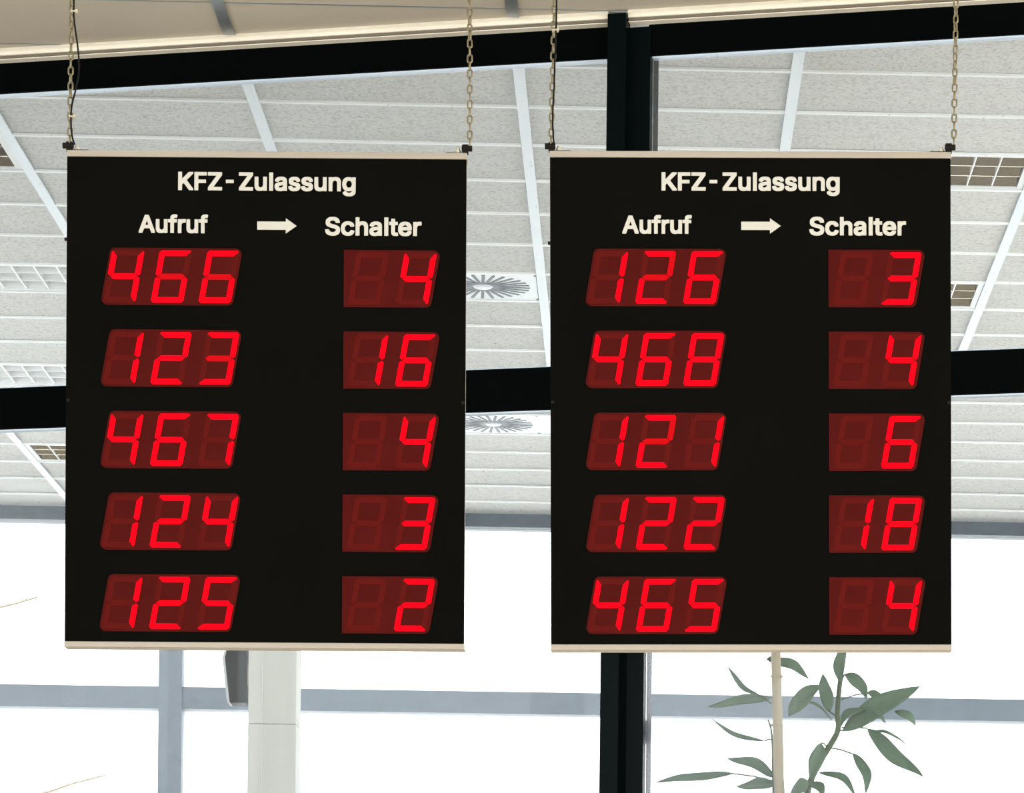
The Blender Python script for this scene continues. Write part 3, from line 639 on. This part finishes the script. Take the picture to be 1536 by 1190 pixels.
def leaf(b, t, wpx, bend=0, dy=(0, 0), roll=.5, stalk=None):
    """pointed leaf from base pixel b to tip pixel t, folded at its midrib, edges a little wavy"""
    B, Tp = rel(PL(*b, dy[0])), rel(PL(*t, dy[1])); ax = Tp - B; L_ = ax.length; ax.normalize()
    side = ax.cross(Vector((0, 1, 0)))
    if side.length < .01: side = Vector((1, 0, 0))
    side.normalize(); nrm = side.cross(ax).normalized()
    sd = side * math.cos(roll) + nrm * math.sin(roll); nn = ax.cross(sd).normalized()
    sg = side if side.z > 0 else -side
    hwid = wpx * pp / 2 / max(.35, math.cos(roll)); n = 12; vs = []
    ph = random.uniform(0, 6)
    for i in range(n + 1):
        t_ = i / n; wd = hwid * (math.sin(math.pi * t_ ** .85) ** .8 if 0 < t_ < 1 else 0) + .0012
        c = B + ax * (L_ * t_) + sg * (bend * pp * math.sin(math.pi * t_)) + nn * (.02 * math.sin(3 * t_))
        wv = .22 * hwid * math.sin(9 * t_ + ph)
        for q, th in ((-1, 0), (-.5, .0), (0, 0), (.5, 0), (1, 0)):
            vs.append(c + sd * (wd * q) + nn * (abs(q) * wd * .35 + (wv if abs(q) == 1 else 0)))
    fs = []
    for i in range(n):
        for j in range(4): a = i * 5 + j; fs.append((a, a + 1, a + 6, a + 5))
    o = MB().add(vs, fs).build('leaf', M['leaf'], plant, smooth=True)
    so = o.modifiers.new('thickness', 'SOLIDIFY'); so.thickness = .0012
    if stalk:
        S0 = rel(PL(*stalk, 0)); MB().tube([S0, S0.lerp(B, .5) + Vector((0, 0, .006)), B], .004, 6).build('leaf_stalk', M['stem'], o)
E1, E2 = (1257, 1080), (1159, 1110)
leaf((1150, 990), (1213, 1018), 17, 3, (.05, .0), .5, (1160, 985))
leaf((1138, 1043), (1093, 999), 7, -2, (.0, -.05), .9, (1157, 1056))
leaf((1158, 1046), (1061, 1060), 13, 7, (.04, -.05), .7)
leaf((1183, 1076), (1232, 1028), 24, 3, (.0, .05), .3)
leaf((1200, 1052), (1247, 1082), 4, 3, (.0, .0), .9)
leaf((1245, 1068), (1234, 1011), 19, 2, (-.05, -.08), .4, E1)
leaf((1267, 1012), (1300, 1050), 20, 3, (.0, -.1), .4, (1260, 1030))
leaf((1300, 1040), (1328, 1056), 13, 0, (.05, .0), .5, (1262, 1050))
leaf((1263, 1097), (1380, 1030), 31, 2, (-.02, -.12), .2, (1256, 1098))
leaf((1342, 1068), (1374, 1089), 13, 2, (-.05, -.05), .4)
leaf((1301, 1093), (1384, 1166), 24, -8, (.0, -.1), .35, (1262, 1092))
leaf((1305, 1098), (1357, 1117), 5, 2, (.02, .05), .9)
leaf((1232, 1115), (1213, 1170), 22, 2, (-.06, -.08), .4, (1240, 1120))
leaf((1278, 1131), (1299, 1190), 17, 5, (.0, -.05), .5, (1243, 1122))
leaf((1162, 1166), (1091, 1138), 15, 12, (.0, -.06), .6)
leaf((1161, 1176), (1104, 1180), 16, 6, (.0, -.1), .6)
leaf((1147, 1112), (1068, 1079), 6, -3, (.02, .05), .8, E2)
leaf((1100, 1161), (984, 1173), 11, 7, (.05, .1), .75, (1160, 1172))
leaf((1212, 1172), (1186, 1192), 20, 3, (-.05, -.1), .3)
leaf((1216, 1176), (1236, 1196), 16, 3, (-.05, -.1), .3)
leaf((1228, 1160), (1284, 1196), 12, 8, (.0, -.05), .6)
leaf((1293, 1062), (1329, 1088), 8, 3, (-.1, -.1), .6, (1262, 1084))
leaf((1258, 1092), (1300, 1064), 12, 4, (-.05, -.1), .7)
leaf((1261, 1026), (1268, 962), 15, 2, (-.02, -.06), .5)
leaf((1268, 960), (1290, 925), 18, 2, (0, -.05), .4)
leaf((1266, 962), (1238, 930), 18, 2, (0, .05), .4)
leaf((1163, 975), (1215, 962), 16, 2, (.03, .05), .5)

# bare spiky tree outside, its twig tips just reaching into view
YT = 31.5
tb_ = at_y(-260, 1190, YT); tree = empty('young_larch', (tb_.x, YT, UP - .1)); tag(tree, 'sparse needled tree outside, twig tips at the left picture edge', 'tree')
r0 = tree.location.copy()
MB().tube(smooth_path([Vector((0, 0, 0)), Vector((.05, 0, 1.5)), Vector((.0, .05, 3.2)), Vector((.04, 0, 4.6))], 4), .11, 8, r_end=.02).build('trunk', M['bark'], tree, smooth=True)
def twig(pix, zs, seed):
    rnd = random.Random(seed); P = [Vector((0.03, 0, zs))] + [at_y(x, y, YT) - r0 for x, y in pix]
    path = smooth_path(P, 8)
    o = MB().tube(path, .020, 6, r_end=.005).build('branch', M['bark'], tree, smooth=True)
    nb = MB()
    for i in range(6, len(path) - 1):
        d = (path[i + 1] - path[i]).normalized()
        for k in range(9):
            p = path[i].lerp(path[i + 1], rnd.random()); a = rnd.uniform(0, 6.28)
            q = (d * .8 + Vector((0, math.cos(a), abs(math.sin(a)) * 1.1 - .25))).normalized() * rnd.uniform(.03, .065)
            nb.tube([p, p + q], .0032, 3, r_end=.0012)
    tag(nb.build('needles', M['needle'], o), kind='stuff')
twig([(-140, 940), (-40, 920), (15, 908), (58, 896)], 2.6, 1)
twig([(-160, 1075), (-60, 1052), (6, 1040)], 2.2, 2)
twig([(-150, 1230), (-20, 1206), (60, 1192), (110, 1176), (158, 1164)], 1.4, 3)
